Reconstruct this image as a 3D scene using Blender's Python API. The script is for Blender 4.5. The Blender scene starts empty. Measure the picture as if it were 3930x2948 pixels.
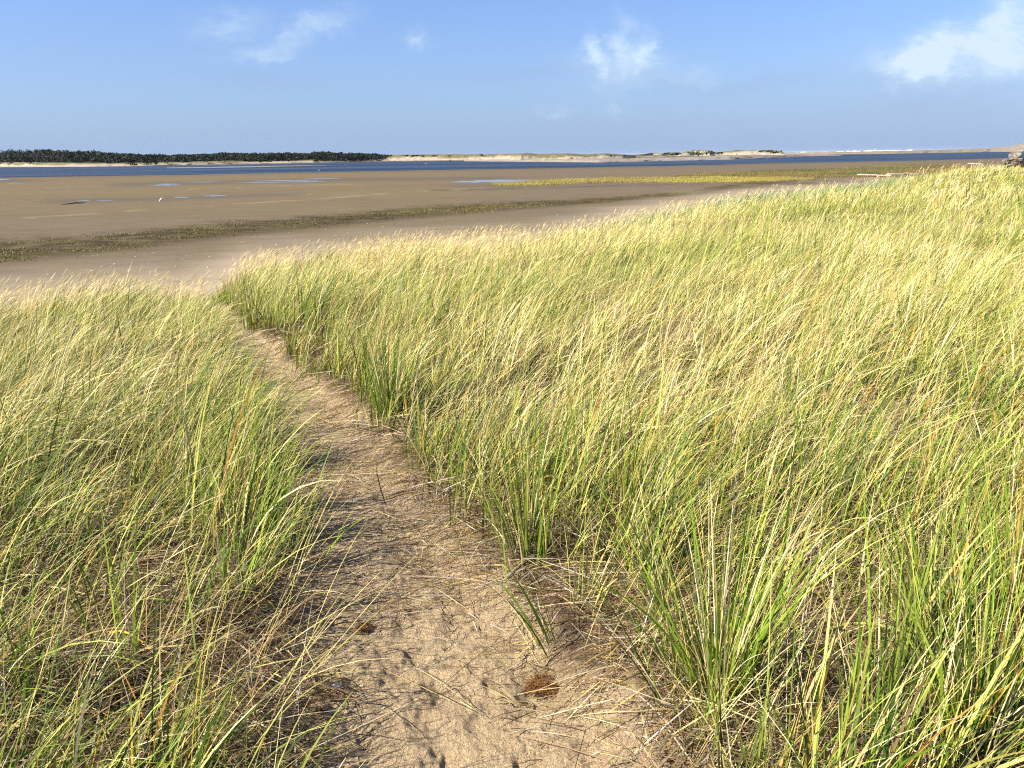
import bpy, math, random
import numpy as np
from mathutils import Matrix, Vector
random.seed(7)
R = np.random.default_rng(11)
S = bpy.context.scene
C = S.collection

# ------------------------------------------------------------------ camera
HAZE = 1.5e-5
CZ = 3.6                       # eye height over the tidal flat
FPX = 768 * 3930 / 1024.0      # focal length in photograph pixels
PITCH = math.atan((1474 - 600.5) / FPX)
ROLL = math.atan(0.015)
fwd = Vector((0, math.cos(PITCH), -math.sin(PITCH)))
r0 = Vector((1, 0, 0)); u0 = r0.cross(fwd)
rgt = r0 * math.cos(ROLL) - u0 * math.sin(ROLL)
up = u0 * math.cos(ROLL) + r0 * math.sin(ROLL)
cd = bpy.data.cameras.new("camera"); cam = bpy.data.objects.new("camera", cd); C.objects.link(cam)
cd.sensor_width = 36; cd.lens = 27; cd.clip_start = 0.05; cd.clip_end = 60000
cam.matrix_world = Matrix(((rgt.x, up.x, -fwd.x, 0), (rgt.y, up.y, -fwd.y, 0), (rgt.z, up.z, -fwd.z, CZ), (0, 0, 0, 1)))
S.camera = cam

# ------------------------------------------------------------------ light
S.cycles.use_denoising = False; S.cycles.pixel_filter_type = 'BLACKMAN_HARRIS'; S.cycles.filter_width = 1.15; S.cycles.max_bounces = 4; S.cycles.diffuse_bounces = 1; S.cycles.glossy_bounces = 2; S.cycles.transmission_bounces = 2
SUN_EL = math.radians(37); SUN_AZ = math.radians(-108)      # azimuth clockwise from +Y: from the left, slightly behind
EXPOSURE = 1.40
SKY_STRENGTH = 0.052
SUN_STRENGTH = 5.0
S.view_settings.view_transform = 'Standard'; S.view_settings.look = 'None'
S.view_settings.gamma = 1; S.view_settings.exposure = EXPOSURE
sd = Vector((math.sin(SUN_AZ) * math.cos(SUN_EL), math.cos(SUN_AZ) * math.cos(SUN_EL), math.sin(SUN_EL)))
sl = bpy.data.lights.new("sun", 'SUN'); sl.energy = SUN_STRENGTH; sl.angle = math.radians(0.55); sl.color = (1, 0.94, 0.82)
so = bpy.data.objects.new("sun", sl); C.objects.link(so)
so.rotation_euler = (-sd).to_track_quat('-Z', 'Y').to_euler(); so.location = sd * 50

def pxdir(px, py):
    a = (px - 1965) / FPX; b = (1474 - py) / FPX
    return rgt * a + up * b + fwd

W = bpy.data.worlds.new("World"); S.world = W; W.use_nodes = True
nt = W.node_tree; N = nt.nodes; Lk = nt.links
N.clear()
def wn(t, **k):
    n = N.new(t)
    for a, b in k.items(): setattr(n, a, b)
    return n
def wmath(op, a, b=None, c=None, clamp=False):
    n = N.new('ShaderNodeMath'); n.operation = op; n.use_clamp = clamp
    for i, v in enumerate((a, b, c)):
        if v is None: continue
        if isinstance(v, (int, float)): n.inputs[i].default_value = v
        else: Lk.new(v, n.inputs[i])
    return n.outputs[0]
def wmix(f, a, b, bt='MIX'):
    n = N.new('ShaderNodeMix'); n.data_type = 'RGBA'; n.blend_type = bt
    for i, v in ((0, f), (6, a), (7, b)):
        if isinstance(v, (int, float)): n.inputs[i].default_value = v
        elif isinstance(v, tuple): n.inputs[i].default_value = v + (1,)
        else: Lk.new(v, n.inputs[i])
    return n.outputs[2]
sky = wn('ShaderNodeTexSky', sky_type='NISHITA', sun_disc=False, sun_elevation=SUN_EL, sun_rotation=SUN_AZ)
sky.altitude = 0; sky.air_density = 1.0; sky.dust_density = 0.6; sky.ozone_density = 2.5
tc = wn('ShaderNodeTexCoord'); sep = wn('ShaderNodeSeparateXYZ'); Lk.new(tc.outputs['Generated'], sep.inputs[0])
yy = wmath('MAXIMUM', sep.outputs[1], 0.02)
TX = wmath('DIVIDE', sep.outputs[0], yy); TZ = wmath('DIVIDE', sep.outputs[2], yy)   # direction as slopes
cmb = wn('ShaderNodeCombineXYZ'); Lk.new(TX, cmb.inputs[0]); Lk.new(wmath('MULTIPLY', TZ, 1.6), cmb.inputs[1])
def wnoise(scale, detail=6, rough=0.6, z=0.0):
    mp = wn('ShaderNodeMapping'); Lk.new(cmb.outputs[0], mp.inputs[0]); mp.inputs[1].default_value = (z, z * .7, z)
    n = wn('ShaderNodeTexNoise'); n.inputs['Scale'].default_value = scale; n.inputs['Detail'].default_value = detail
    n.inputs['Roughness'].default_value = rough; Lk.new(mp.outputs[0], n.inputs['Vector'])
    return n.outputs[0]
nA = wnoise(11, 9, .68); nB = wnoise(11, 9, .68, 9.3); nC = wnoise(18, 8, .65, 4.1)
dx = wmath('MULTIPLY', wmath('SUBTRACT', nA, .5), .11); dz = wmath('MULTIPLY', wmath('SUBTRACT', nB, .5), .085)
WX = wmath('ADD', TX, dx); WZ = wmath('ADD', TZ, dz)
def blob(px, py, rx, ry, st, shear=0.0, hard=1.0):
    d = pxdir(px, py); cx, cz = d.x / d.y, d.z / d.y
    X = wmath('SUBTRACT', WX, cx)
    Z = wmath('SUBTRACT', wmath('SUBTRACT', WZ, cz), wmath('MULTIPLY', X, shear))
    a = wmath('DIVIDE', X, rx / FPX); b = wmath('DIVIDE', Z, ry / FPX)
    r = wmath('ADD', wmath('MULTIPLY', a, a), wmath('MULTIPLY', b, b))
    e = wmath('EXPONENT', wmath('MULTIPLY', r, -hard))
    return wmath('MULTIPLY', e, st)
def total(bl):
    t = blob(*bl[0])
    for b in bl[1:]: t = wmath('ADD', t, blob(*b))
    return t
white = total([(3560, 200, 95, 62, .75, .3), (3760, 120, 120, 62, .5, .5), (3905, 80, 60, 90, .45), (3480, 260, 130, 40, .35, .1), (3740, 220, 280, 75, .5), (3900, 170, 140, 90, .4),
               (2285, 215, 30, 66, .6), (2395, 160, 34, 70, .45), (2478, 215, 30, 62, .5), (2380, 270, 150, 55, .36), (2640, 290, 90, 30, .15),
               (1618, 165, 36, 26, .5), (870, 88, 110, 30, .26), (1215, 115, 110, 36, .38, .3), (1010, 190, 120, 30, .28, .1), (1080, 215, 60, 12, .2),
               (2335, 410, 24, 30, .2), (2140, 425, 70, 16, .15)])
white = wmath('MULTIPLY', white, wmath('ADD', wmath('MULTIPLY', nC, 3.6), -.55), clamp=True)
grey = total([(3650, 330, 420, 90, .7), (2250, 300, 480, 24, .55), (2800, 330, 300, 34, .5), (980, 310, 230, 22, .5), (300, 160, 700, 120, .25), (3000, 470, 1300, 80, .35)])
grey = wmath('MULTIPLY', grey, wmath('ADD', nA, .35), clamp=True)
low = wmath('EXPONENT', wmath('MULTIPLY', wmath('MAXIMUM', TZ, 0), -7.0))
el = wmath('MAXIMUM', sep.outputs[2], 0)
base = wmix(1.0, sky.outputs[0], (1.0, 1.0, 1.0), 'MULTIPLY')
tint = wn('ShaderNodeMix'); tint.data_type = 'RGBA'; tint.blend_type = 'MULTIPLY'; tint.inputs[0].default_value = 1
Lk.new(base, tint.inputs[6]); tint.inputs[7].default_value = (.78, .96, 1.36, 1)
col = wmix(wmath('MULTIPLY', low, .95), tint.outputs[2], (2.6, 3.6, 5.5))
col = wmix(wmath('MULTIPLY', grey, .6), col, (2.7, 3.4, 5.2))
col = wmix(white, col, (5.1, 6.3, 7.5))
bg = wn('ShaderNodeBackground'); Lk.new(col, bg.inputs[0]); bg.inputs[1].default_value = SKY_STRENGTH
wo = wn('ShaderNodeOutputWorld'); Lk.new(bg.outputs[0], wo.inputs[0])

# ------------------------------------------------------------------ helpers
def on_plane(px, py, z=0.0):
    d = pxdir(px, py)
    t = (z - CZ) / min(d.z, -1e-5)
    return np.array((d.x * t, d.y * t, z))
def hz(px): return 630 - 0.015 * px                 # the horizon's row in the photograph
def slope_az(px, py):
    d = pxdir(px, py); return -d.z / math.hypot(d.x, d.y), math.atan2(d.x, d.y)
def project(P):
    q = P - np.array((0, 0, CZ))
    a = q @ np.array(rgt); b = q @ np.array(up); c = q @ np.array(fwd)
    return 1965 + FPX * a / c, 1474 - FPX * b / c
def sst(a, b, x):
    t = np.clip((x - a) / (b - a), 0, 1); return t * t * (3 - 2 * t)
def vnoise(x, y, seed=0):
    x = np.asarray(x, float); y = np.asarray(y, float)
    xi = np.floor(x).astype(np.int64); yi = np.floor(y).astype(np.int64); fx = x - xi; fy = y - yi
    def h(a, b):
        n = (a * 374761393 + b * 668265263 + seed * 1274126177) & 0xffffffff
        n = ((n ^ (n >> 13)) * 1274126177) & 0xffffffff
        return ((n ^ (n >> 16)) & 0xffff) / 65535.0
    ux = fx * fx * (3 - 2 * fx); uy = fy * fy * (3 - 2 * fy)
    return (h(xi, yi) * (1 - ux) + h(xi + 1, yi) * ux) * (1 - uy) + (h(xi, yi + 1) * (1 - ux) + h(xi + 1, yi + 1) * ux) * uy
def fbm(x, y, oct=4, seed=0, g=.5):
    s = 0; a = 1; n = 0
    for i in range(oct):
        s = s + a * vnoise(x * 2 ** i + i * 17.3, y * 2 ** i - i * 9.1, seed + i); n += a; a *= g
    return s / n - .5
def tag(o, label=None, cat=None, group=None, kind=None):
    if label: o['label'] = label
    if cat: o['category'] = cat
    if group: o['group'] = group
    if kind: o['kind'] = kind
    return o
def mesh_np(name, V, F, mat, col=None, parent=None, smooth=True):
    """F: (n,3) or (n,4) int array"""
    me = bpy.data.meshes.new(name); V = np.asarray(V, np.float32); F = np.asarray(F, np.int32)
    me.vertices.add(len(V)); me.vertices.foreach_set('co', V.ravel())
    k = F.shape[1]
    me.loops.add(F.size); me.loops.foreach_set('vertex_index', F.ravel())
    me.polygons.add(len(F)); me.polygons.foreach_set('loop_start', np.arange(0, F.size, k, dtype=np.int32))
    me.polygons.foreach_set('use_smooth', np.full(len(F), smooth, bool))
    me.update(calc_edges=True)
    if col is not None:
        a = me.color_attributes.new('Col', 'FLOAT_COLOR', 'POINT')
        c = np.ones((len(V), 4), np.float32); c[:, :3] = col; a.data.foreach_set('color', c.ravel())
    if mat: me.materials.append(mat)
    o = bpy.data.objects.new(name, me); C.objects.link(o)
    if parent: o.parent = parent
    return o
def empty(name, loc):
    o = bpy.data.objects.new(name, None); o.empty_display_size = .1; C.objects.link(o); o.location = loc; return o
def grid_faces(nr, nc):
    i = np.arange(nr - 1)[:, None] * nc + np.arange(nc - 1)[None]
    return np.stack([i, i + 1, i + nc + 1, i + nc], -1).reshape(-1, 4)

class Mat:
    def __init__(s, name, rough=.8, spec=.3):
        s.m = bpy.data.materials.new(name); s.m.use_nodes = True; s.nt = s.m.node_tree
        s.b = s.nt.nodes['Principled BSDF']; s.out = s.nt.nodes['Material Output']
        s.b.inputs['Roughness'].default_value = rough; s.b.inputs['Specular IOR Level'].default_value = spec
        s.tc = s.nt.nodes.new('ShaderNodeTexCoord')
    def link(s, a, b): s.nt.links.new(a, b)
    def noise(s, scale, detail=4, rough=.6, stretch=(1, 1, 1)):
        mp = s.nt.nodes.new('ShaderNodeMapping'); mp.inputs[3].default_value = stretch; s.link(s.tc.outputs['Object'], mp.inputs[0])
        n = s.nt.nodes.new('ShaderNodeTexNoise'); n.inputs['Scale'].default_value = scale; n.inputs['Detail'].default_value = detail
        n.inputs['Roughness'].default_value = rough; s.link(mp.outputs[0], n.inputs['Vector']); return n.outputs[0]
    def ramp(s, fac, stops):
        r = s.nt.nodes.new('ShaderNodeValToRGB'); e = r.color_ramp.elements
        for i, (p, c) in enumerate(stops):
            x = e[i] if i < 2 else e.new(p)
            x.position = p; x.color = (c if isinstance(c, tuple) else (c, c, c)) + (1,)
        s.link(fac, r.inputs[0]); return r.outputs[0]
    def attr(s, name='Col'):
        a = s.nt.nodes.new('ShaderNodeAttribute'); a.attribute_name = name; return a.outputs['Color']
    def mix(s, f, a, b, bt='MIX'):
        n = s.nt.nodes.new('ShaderNodeMix'); n.data_type = 'RGBA'; n.blend_type = bt
        for i, v in ((0, f), (6, a), (7, b)):
            if isinstance(v, (int, float)): n.inputs[i].default_value = v
            elif isinstance(v, tuple): n.inputs[i].default_value = v + (1,)
            else: s.link(v, n.inputs[i])
        return n.outputs[2]
    def math(s, op, a, b):
        n = s.nt.nodes.new('ShaderNodeMath'); n.operation = op
        for i, v in enumerate((a, b)):
            if isinstance(v, (int, float)): n.inputs[i].default_value = v
            else: s.link(v, n.inputs[i])
        return n.outputs[0]
    def col(s, c):
        if isinstance(c, tuple): s.b.inputs['Base Color'].default_value = c + (1,)
        else: s.link(c, s.b.inputs['Base Color'])
    def bump(s, h, strength=.5, dist=.01):
        n = s.nt.nodes.new('ShaderNodeBump'); n.inputs['Strength'].default_value = strength; n.inputs['Distance'].default_value = dist
        s.link(h, n.inputs['Height']); s.link(n.outputs[0], s.b.inputs['Normal'])

def blade_mat(name, transl=.14, rough=.5, spec=.15):
    m = Mat(name, rough, spec); c = m.attr(); m.col(c)
    t = m.nt.nodes.new('ShaderNodeBsdfTranslucent'); m.link(c, t.inputs[0])
    mx = m.nt.nodes.new('ShaderNodeMixShader'); mx.inputs[0].default_value = transl
    m.link(m.b.outputs[0], mx.inputs[1]); m.link(t.outputs[0], mx.inputs[2]); m.link(mx.outputs[0], m.out.inputs[0])
    return m.m

# materials
M_grass = blade_mat('grass_blade')
M_straw = blade_mat('dry_straw', .10, .6, .1)
M_leaf = blade_mat('foliage', .15, .7, .2)
m = Mat('dune_sand', .95, .15)
g1 = m.noise(900, 2, .5); g2 = m.noise(45, 6, .7); g3 = m.noise(9, 5, .65); g4 = m.noise(130, 5, .7)
c = m.mix(1, m.attr(), m.ramp(g1, [(.3, .80), (.7, 1.12)]), 'MULTIPLY')
c = m.mix(m.ramp(g4, [(.54, 0.0), (.66, .7)]), c, (.17, .10, .055))
c = m.mix(1, c, m.ramp(g3, [(.3, .86), (.7, 1.08)]), 'MULTIPLY')
m.col(c)
hh = m.math('ADD', m.math('MULTIPLY', g2, .9), m.math('ADD', m.math('MULTIPLY', g4, .35), m.math('MULTIPLY', g1, .04)))
m.bump(hh, 1.0, .045); M_dune = m.m
m = Mat('tidal_sand', .95, .04)
a1 = m.noise(.9, 6, .7, (.35, 1, 1)); a2 = m.noise(7, 5, .7, (.5, 1, 1)); a3 = m.noise(.08, 4, .6, (.3, 1, 1))
c = m.mix(1, m.attr(), m.ramp(a1, [(.3, .86), (.7, 1.12)]), 'MULTIPLY')
c = m.mix(1, c, m.ramp(a2, [(.3, .86), (.7, 1.12)]), 'MULTIPLY')
c = m.mix(1, c, m.ramp(a3, [(.35, (.96, .93, .90)), (.65, (1.04, 1.04, .98))]), 'MULTIPLY')
m.col(c); m.bump(m.math('ADD', a1, a2), .35, .03); M_flat = m.m
m = Mat('channel_water', .22, .5)
b1 = m.noise(.35, 5, .65, (.35, 1, 1)); b2 = m.noise(.02, 4, .6, (.25, 1, 1))
m.col(m.ramp(b2, [(.38, (.010, .023, .050)), (.62, (.042, .060, .088))])); m.bump(b1, 1.0, 1.6); m.b.inputs['Roughness'].default_value = 1; m.b.inputs['Specular IOR Level'].default_value = 0
gl = m.nt.nodes.new('ShaderNodeBsdfGlossy'); gl.inputs['Roughness'].default_value = .25; mx = m.nt.nodes.new('ShaderNodeMixShader'); mx.inputs[0].default_value = .16
m.link(m.b.inputs['Normal'].links[0].from_socket, gl.inputs['Normal']); m.link(m.b.outputs[0], mx.inputs[1]); m.link(gl.outputs[0], mx.inputs[2]); m.link(mx.outputs[0], m.out.inputs[0]); M_water = m.m
m = Mat('pool_water', .05, .5); m.b.inputs['Roughness'].default_value = .2; m.col((.16, .155, .15)); m.bump(m.noise(3, 3), .3, .02); M_pool = m.m
m = Mat('open_sea', .3, .4); b1 = m.noise(.05, 4, .6, (.3, 1, 1)); m.col((.13, .2, .3)); m.bump(b1, .6, 2); M_sea = m.m
m = Mat('foam', .9, .2); m.col(m.ramp(m.noise(.2, 4), [(.3, (.42, .46, .52)), (.7, (.60, .63, .68))])); M_foam = m.m
m = Mat('far_ground', .95, .1)
c = m.mix(1, m.attr(), m.ramp(m.noise(.12, 6, .7), [(.3, .8), (.7, 1.15)]), 'MULTIPLY'); m.col(c); M_far = m.m
m = Mat('bark', .9, .2); m.col(m.ramp(m.noise(3, 4), [(.3, (.05, .035, .025)), (.7, (.12, .09, .06))])); M_bark = m.m
m = Mat('driftwood', .85, .2)
m.col(m.ramp(m.noise(3, 6, .7, (1, 8, 8)), [(.3, (.22, .17, .125)), (.7, (.46, .40, .33))])); m.bump(m.noise(4, 5, .7, (1, 10, 10)), .6, .03); M_drift = m.m
m = Mat('dark_wood', .9, .2); m.col(m.ramp(m.noise(6, 5), [(.3, (.03, .024, .018)), (.7, (.09, .07, .05))])); M_dark = m.m
m = Mat('weathered_rock', .95, .15)
n1 = m.noise(1.6, 7, .7); n2 = m.noise(9, 6, .7)
c = m.ramp(n1, [(.38, (.09, .075, .06)), (.5, (.25, .21, .16)), (.68, (.40, .35, .28))])
m.col(m.mix(1, c, m.ramp(n2, [(.3, .75), (.7, 1.1)]), 'MULTIPLY')); m.bump(m.math('ADD', n1, n2), .9, .12); M_rock = m.m
m = Mat('white_plumage', .8, .2); m.col(m.ramp(m.noise(20, 3), [(.3, (.62, .63, .65)), (.7, (.72, .72, .72))])); M_white = m.m
m = Mat('grey_wing', .8, .2); m.col(m.ramp(m.noise(25, 3), [(.3, (.22, .24, .27)), (.7, (.34, .36, .39))])); M_wing = m.m
m = Mat('orange_horn', .6, .3); m.col(m.ramp(m.noise(30, 2), [(.3, (.5, .22, .08)), (.7, (.6, .3, .1))])); M_orange = m.m
m = Mat('shell_white', .5, .4); m.col(m.ramp(m.noise(60, 3), [(.3, (.5, .46, .40)), (.7, (.66, .63, .59))])); M_shell = m.m

# ------------------------------------------------------------------ near dune terrain
Z0 = 2.0
SIL = [(-1200, 1200), (-500, 1170), (0, 1150), (300, 1110), (560, 1085), (690, 1090), (800, 1045), (930, 985), (1250, 955), (1550, 930), (1800, 925), (2050, 905), (2250, 860), (2450, 810), (2700, 765),
       (3000, 730), (3300, 712), (3600, 672), (3930, 640), (4300, 622), (5200, 610)]
sa = [slope_az(*p) for p in SIL]
AZS = np.array([a for _, a in sa]); TS = np.array([2 * math.sqrt(Z0 * (CZ - Z0 - .60)) / s for s, _ in sa])
def toe(az):
    T = np.interp(az, AZS, TS)
    return T
ROCK = None
dr = pxdir(3893, 626); ROCKD = 60.0
rk = ROCKD / math.hypot(dr.x, dr.y); ROCK = np.array((dr.x * rk, dr.y * rk, CZ + dr.z * rk))
def dune_base(x, y):
    D = np.hypot(x, y); az = np.arctan2(x, y); T = toe(az)
    q = D / T
    z = Z0 * (1 - q ** 2)
    z = np.where(q > 1, -(q - 1) * 2.0 * 1.0, z)
    z = np.maximum(z, -.5)
    dd = np.hypot(x - ROCK[0], y - ROCK[1])
    z = z + (ROCK[2] - .5 - Z0 * (1 - (ROCKD / np.interp(math.atan2(ROCK[0], ROCK[1]), AZS, TS)) ** 2)) * np.exp(-(dd / 11) ** 2)
    return z
# the path: points in the photograph laid down on the dune
PATHPX = [(1890, 3400, 1500), (1770, 2948, 1500), (1690, 2600, 1160), (1450, 2200, 820), (1335, 2000, 660), (1235, 1800, 540), (1150, 1600, 410), (1075, 1500, 300),
          (1000, 1400, 210), (895, 1300, 130), (765, 1200, 90), (650, 1130, 75), (575, 1085, 70), (545, 1060, 70)]
def hit(px, py, f):
    d = pxdir(px, py); t = .5
    while t < 400:
        p = (d.x * t, d.y * t, CZ + d.z * t)
        if p[2] <= float(f(np.array([p[0]]), np.array([p[1]]))[0]): return p, t
        t *= 1.004
    return p, t
PATH = []
for (px, py, w) in PATHPX:
    p, t = hit(px, py, dune_base); PATH.append((p[0], p[1], w * t / FPX * .5))
PATH.insert(0, (PATH[0][0] + .05, PATH[0][1] - 1.2, PATH[0][2]))
PATH = np.array(PATH); PATH[:, 2] = np.clip(PATH[:, 2], .07, .48)
print('path', PATH.round(2).tolist())
def path_d(x, y):
    """signed-ish: distance to the path centre line divided by its half width; side (+ right)"""
    best = np.full(np.shape(x), 1e9); side = np.zeros(np.shape(x))
    for a, b in zip(PATH[:-1], PATH[1:]):
        vx, vy = b[0] - a[0], b[1] - a[1]; L2 = vx * vx + vy * vy
        t = np.clip(((x - a[0]) * vx + (y - a[1]) * vy) / L2, 0, 1)
        dx = x - (a[0] + t * vx); dy = y - (a[1] + t * vy); w = a[2] + t * (b[2] - a[2])
        d = np.hypot(dx, dy) / w; m_ = d < best
        side = np.where(m_, np.sign(vy * dx - vx * dy), side); best = np.where(m_, d, best)
    return best, side
HOL, _ = hit(2090, 2640, lambda a, b: dune_base(a, b) - .05)
def H(x, y, pd=None):
    x = np.asarray(x, float); y = np.asarray(y, float)
    z = dune_base(x, y); D = np.hypot(x, y)
    if pd is None: pd, _ = path_d(x, y)
    q = D / toe(np.arctan2(x, y))
    z = z + fbm(x * .28, y * .28, 3, 5) * .38 * sst(2, 9, D) * (1 - sst(.85, 1.1, q)) + fbm(x * 1.1, y * 1.1, 3, 6) * .09
    z = z - .07 * (1 - sst(.5, 1.3, pd))
    z = z - .045 * np.exp(-((x - HOL[0]) ** 2 + (y - HOL[1]) ** 2) / .10 ** 2)
    return z
for it in range(2):
    NP = []
    for (px, py, w) in PATHPX:
        p, t = hit(px, py, lambda a, b: H(a, b, np.zeros(1))); NP.append((p[0], p[1], w * t / FPX * .5))
    NP.insert(0, (NP[0][0] + .05, NP[0][1] - 1.2, NP[0][2])); NP = np.array(NP); NP[:, 2] = np.clip(NP[:, 2], .07, .48); PATH = NP
print('path', PATH.round(2).tolist())
# polar grid around the viewpoint
na, nr = 900, 1050
az = np.radians(np.linspace(-64, 64, na)); rr = .8 * (190 / .8) ** (np.linspace(0, 1, nr))
A_, R_ = np.meshgrid(az, rr); X = R_ * np.sin(A_); Y = R_ * np.cos(A_)
PD, SD = path_d(X, Y)
Z = H(X, Y, PD)
fine = 1 - sst(4, 12, R_)
onp = (1 - sst(.9, 1.5, PD))
wxy = fbm(X * 4, Y * 4, 2, 41) * .8
foot = np.abs(fbm(X * 6 + wxy, Y * 4.5 + wxy, 3, 21)) * 2
Z = Z + fine * (fbm(X * 5, Y * 5, 4, 9) * .05 + (foot - .25) * .022 * onp + fbm(X * 9, Y * 9, 5, 14, .66) * .042 + fbm(X * 34, Y * 34, 2, 15, .6) * .014)
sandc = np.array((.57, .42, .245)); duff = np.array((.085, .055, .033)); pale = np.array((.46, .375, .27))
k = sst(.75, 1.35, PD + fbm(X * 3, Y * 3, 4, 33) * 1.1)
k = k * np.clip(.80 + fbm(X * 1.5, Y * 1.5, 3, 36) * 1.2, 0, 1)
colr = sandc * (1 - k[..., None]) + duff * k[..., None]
Dq = R_ / toe(A_); e = sst(.86, 1.0, Dq)[..., None]
colr = colr * (1 - e) + pale * e
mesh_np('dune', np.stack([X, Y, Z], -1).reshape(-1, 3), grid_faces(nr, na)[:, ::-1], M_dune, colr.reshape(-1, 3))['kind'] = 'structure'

# ------------------------------------------------------------------ tidal flat with its bands
na, nr = 1300, 520
az = np.radians(np.linspace(-52, 52, na)); inv = np.linspace(1 / 9, 1 / 30000, nr); 
A_, I_ = np.meshgrid(az, inv); Rr = 1 / I_; X = Rr * np.sin(A_); Y = Rr * np.cos(A_)
P = np.stack([X, Y, np.zeros_like(X)], -1).reshape(-1, 3)
PX, PY = project(P); PX = PX.reshape(X.shape); PY = PY.reshape(X.shape)
nz = fbm(X * .12, Y * .25, 5, 50, .6); nf = fbm(X * .9, Y * 1.6, 4, 53, .6); nl = fbm(X * .03, Y * .05, 3, 55)
ochre = np.array((.138, .104, .058)); taupe = np.array((.122, .096, .065)); grey = np.array((.090, .075, .060)); olive = np.array((.042, .031, .011))
tt = np.clip(sst(900, 690, PY) * (1 - sst(1400, 2300, PX)) * .85 + nz * .5, 0, 1)[..., None]
colr = taupe * (1 - tt) + ochre * tt
def band(xs, ys, half, PXw=None):
    yc = np.interp(PX, xs, ys); hh = np.interp(PX, xs, half)
    return (PY - yc) / hh
AB_X = [-600, 0, 294, 588, 881, 1293, 1561, 1923, 2285, 2646, 2791, 3000]
AB_Y = [1010, 970, 946, 917, 882, 848, 820, 794, 772, 743, 722, 700]; AB_H = [50, 44, 38, 36, 30, 23, 24, 17, 10, 9, 14, 10]
q = band(AB_X, AB_Y, AB_H) + nf * .9
alg = np.exp(-q ** 4)
k = (alg * np.clip(.72 + nf * 1.6, 0, 1))[..., None]; colr = colr * (1 - k) + olive * k
def wet(xs, ys, hs, x0, x1, st=.8):
    global colr
    q = band(xs, ys, hs) + nz * 1.1
    k = np.exp(-q ** 2) * sst(x0, x0 + 150, PX) * (1 - sst(x1 - 250, x1, PX)) * st
    colr = colr * (1 - k[..., None]) + grey * k[..., None]
wet([0, 600, 1300, 2100], [722, 706, 690, 682], [8, 9, 8, 6], 350, 2100)
wet([0, 600, 900, 1500], [776, 764, 752, 736], [9, 9, 9, 6], 100, 1300)
wet([0, 500, 900], [694, 690, 684], [6, 4, 3], -600, 260, .9)
wet([1600, 2100, 2600], [712, 716, 706], [9, 8, 6], 1650, 2900, .5)
wet([-600, 0, 1000, 1900, 2800, 3930], [690, 684, 668, 652, 634, 606], [5, 5, 4, 4, 3, 3], -900, 4300, .55)
def thin(xs, ys, h, st, colr_, seed, th=.5):
    global colr
    q = band(xs, ys, [h] * len(xs)) + nz * .5
    k = np.exp(-q ** 2) * st * sst(th - .5, th - .25, fbm(X * .35, Y * .8, 3, seed) * 1.6)
    k = np.where((PX > xs[0]) & (PX < xs[-1]), k, 0)[..., None]
    colr = colr * (1 - k) + np.array(colr_) * k
thin([0, 264, 500, 881, 1293, 1417, 1634, 1851], [843, 826, 809, 785, 758, 748, 732, 724], 2.6, .55, (.24, .185, .115), 61, .42)
thin([1180, 1400, 1640], [744, 741, 734], 2.2, .45, (.24, .185, .115), 63, .5)
thin([700, 1000, 1500], [729, 717, 700], 2.2, .4, (.24, .185, .115), 64, .55)
thin([1650, 1860, 2010], [730, 728, 722], 2.5, .9, (.06, .045, .03), 65, .45)
thin([1900, 2100, 2400, 2700], [722, 721, 712, 709], 2.5, .9, (.06, .045, .03), 67, .55)
Dq = Rr / toe(A_); k = (sst(1.75, 1.0, Dq + nz * .35))[..., None]
colr = colr * (1 - k) + pale * .66 * k
colr = np.clip(colr, .02, 1)
fl = mesh_np('tidal_flat', P, grid_faces(nr, na)[:, ::-1], M_flat, colr.reshape(-1, 3)); fl['kind'] = 'structure'

# water: strips between two rows of the photograph, laid on the flat
def sheet(name, xs, near, far, z, mat, n=240, jit=0.0, seed=1, kind='structure', rows=2, **kw):
    px = np.linspace(xs[0], xs[-1], n); a = np.interp(px, xs, near); b = np.interp(px, xs, far)
    if jit:
        a = a + fbm(px * .02, px * 0, 4, seed) * jit; b = b + fbm(px * .02, px * 0, 4, seed + 9) * jit
    b = np.minimum(b, a - .15)
    V = []
    for i in range(rows):
        f = i / (rows - 1)
        V += [on_plane(x, max(ya + (yb - ya) * f, hz(x) + .6), z) for x, ya, yb in zip(px, a, b)]
    o = mesh_np(name, V, grid_faces(rows, n), mat); o['kind'] = kind
    for k_, v in kw.items(): o[k_] = v
    return o
WX_ = [-900, 0, 500, 1000, 1350, 1900, 2300, 2800, 2930, 3200, 3430, 3930, 4600]
WN = [696, 681, 674, 665, 658, 648.5, 642, 631, 627, 622, 618, 605, 590]
WF = [654, 643, 638, 630, 622, 616, 614, 603, 600, 594, 590.5, 581.5, 570]
sheet('water', WX_, WN, WF, .03, M_water, 500, 2.2, 3, rows=12)
sheet('sandbar', [640, 800, 1000, 1250], [645.5, 644.5, 641, 634.5], [643.5, 641, 637.5, 633.5], .05, M_flat, 60, .8, 8)
bpy.data.objects['sandbar'].data.color_attributes.new('Col', 'FLOAT_COLOR', 'POINT').data.foreach_set('color', np.tile(np.array([.2, .17, .14, 1], np.float32), len(bpy.data.objects['sandbar'].data.vertices)))
def pool(x0, x1, y, h, sk=0.0, label=''):
    n = 40; t = np.linspace(0, 1, n); px = x0 + (x1 - x0) * t; w = np.sin(np.pi * t) ** .6 * h * .5 * (1 + fbm(t * 9, t * 0 + x0, 3, 3) * .9)
    c_ = y + sk * (t - .5) + fbm(t * 5, t * 0 + y, 2, 7) * h * .5
    V = [on_plane(x, a, .012) for x, a in zip(px, c_ + w)] + [on_plane(x, a, .012) for x, a in zip(px, c_ - w - .05)]
    mesh_np('pool', V, grid_faces(2, n), M_pool)['kind'] = 'structure'
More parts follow.
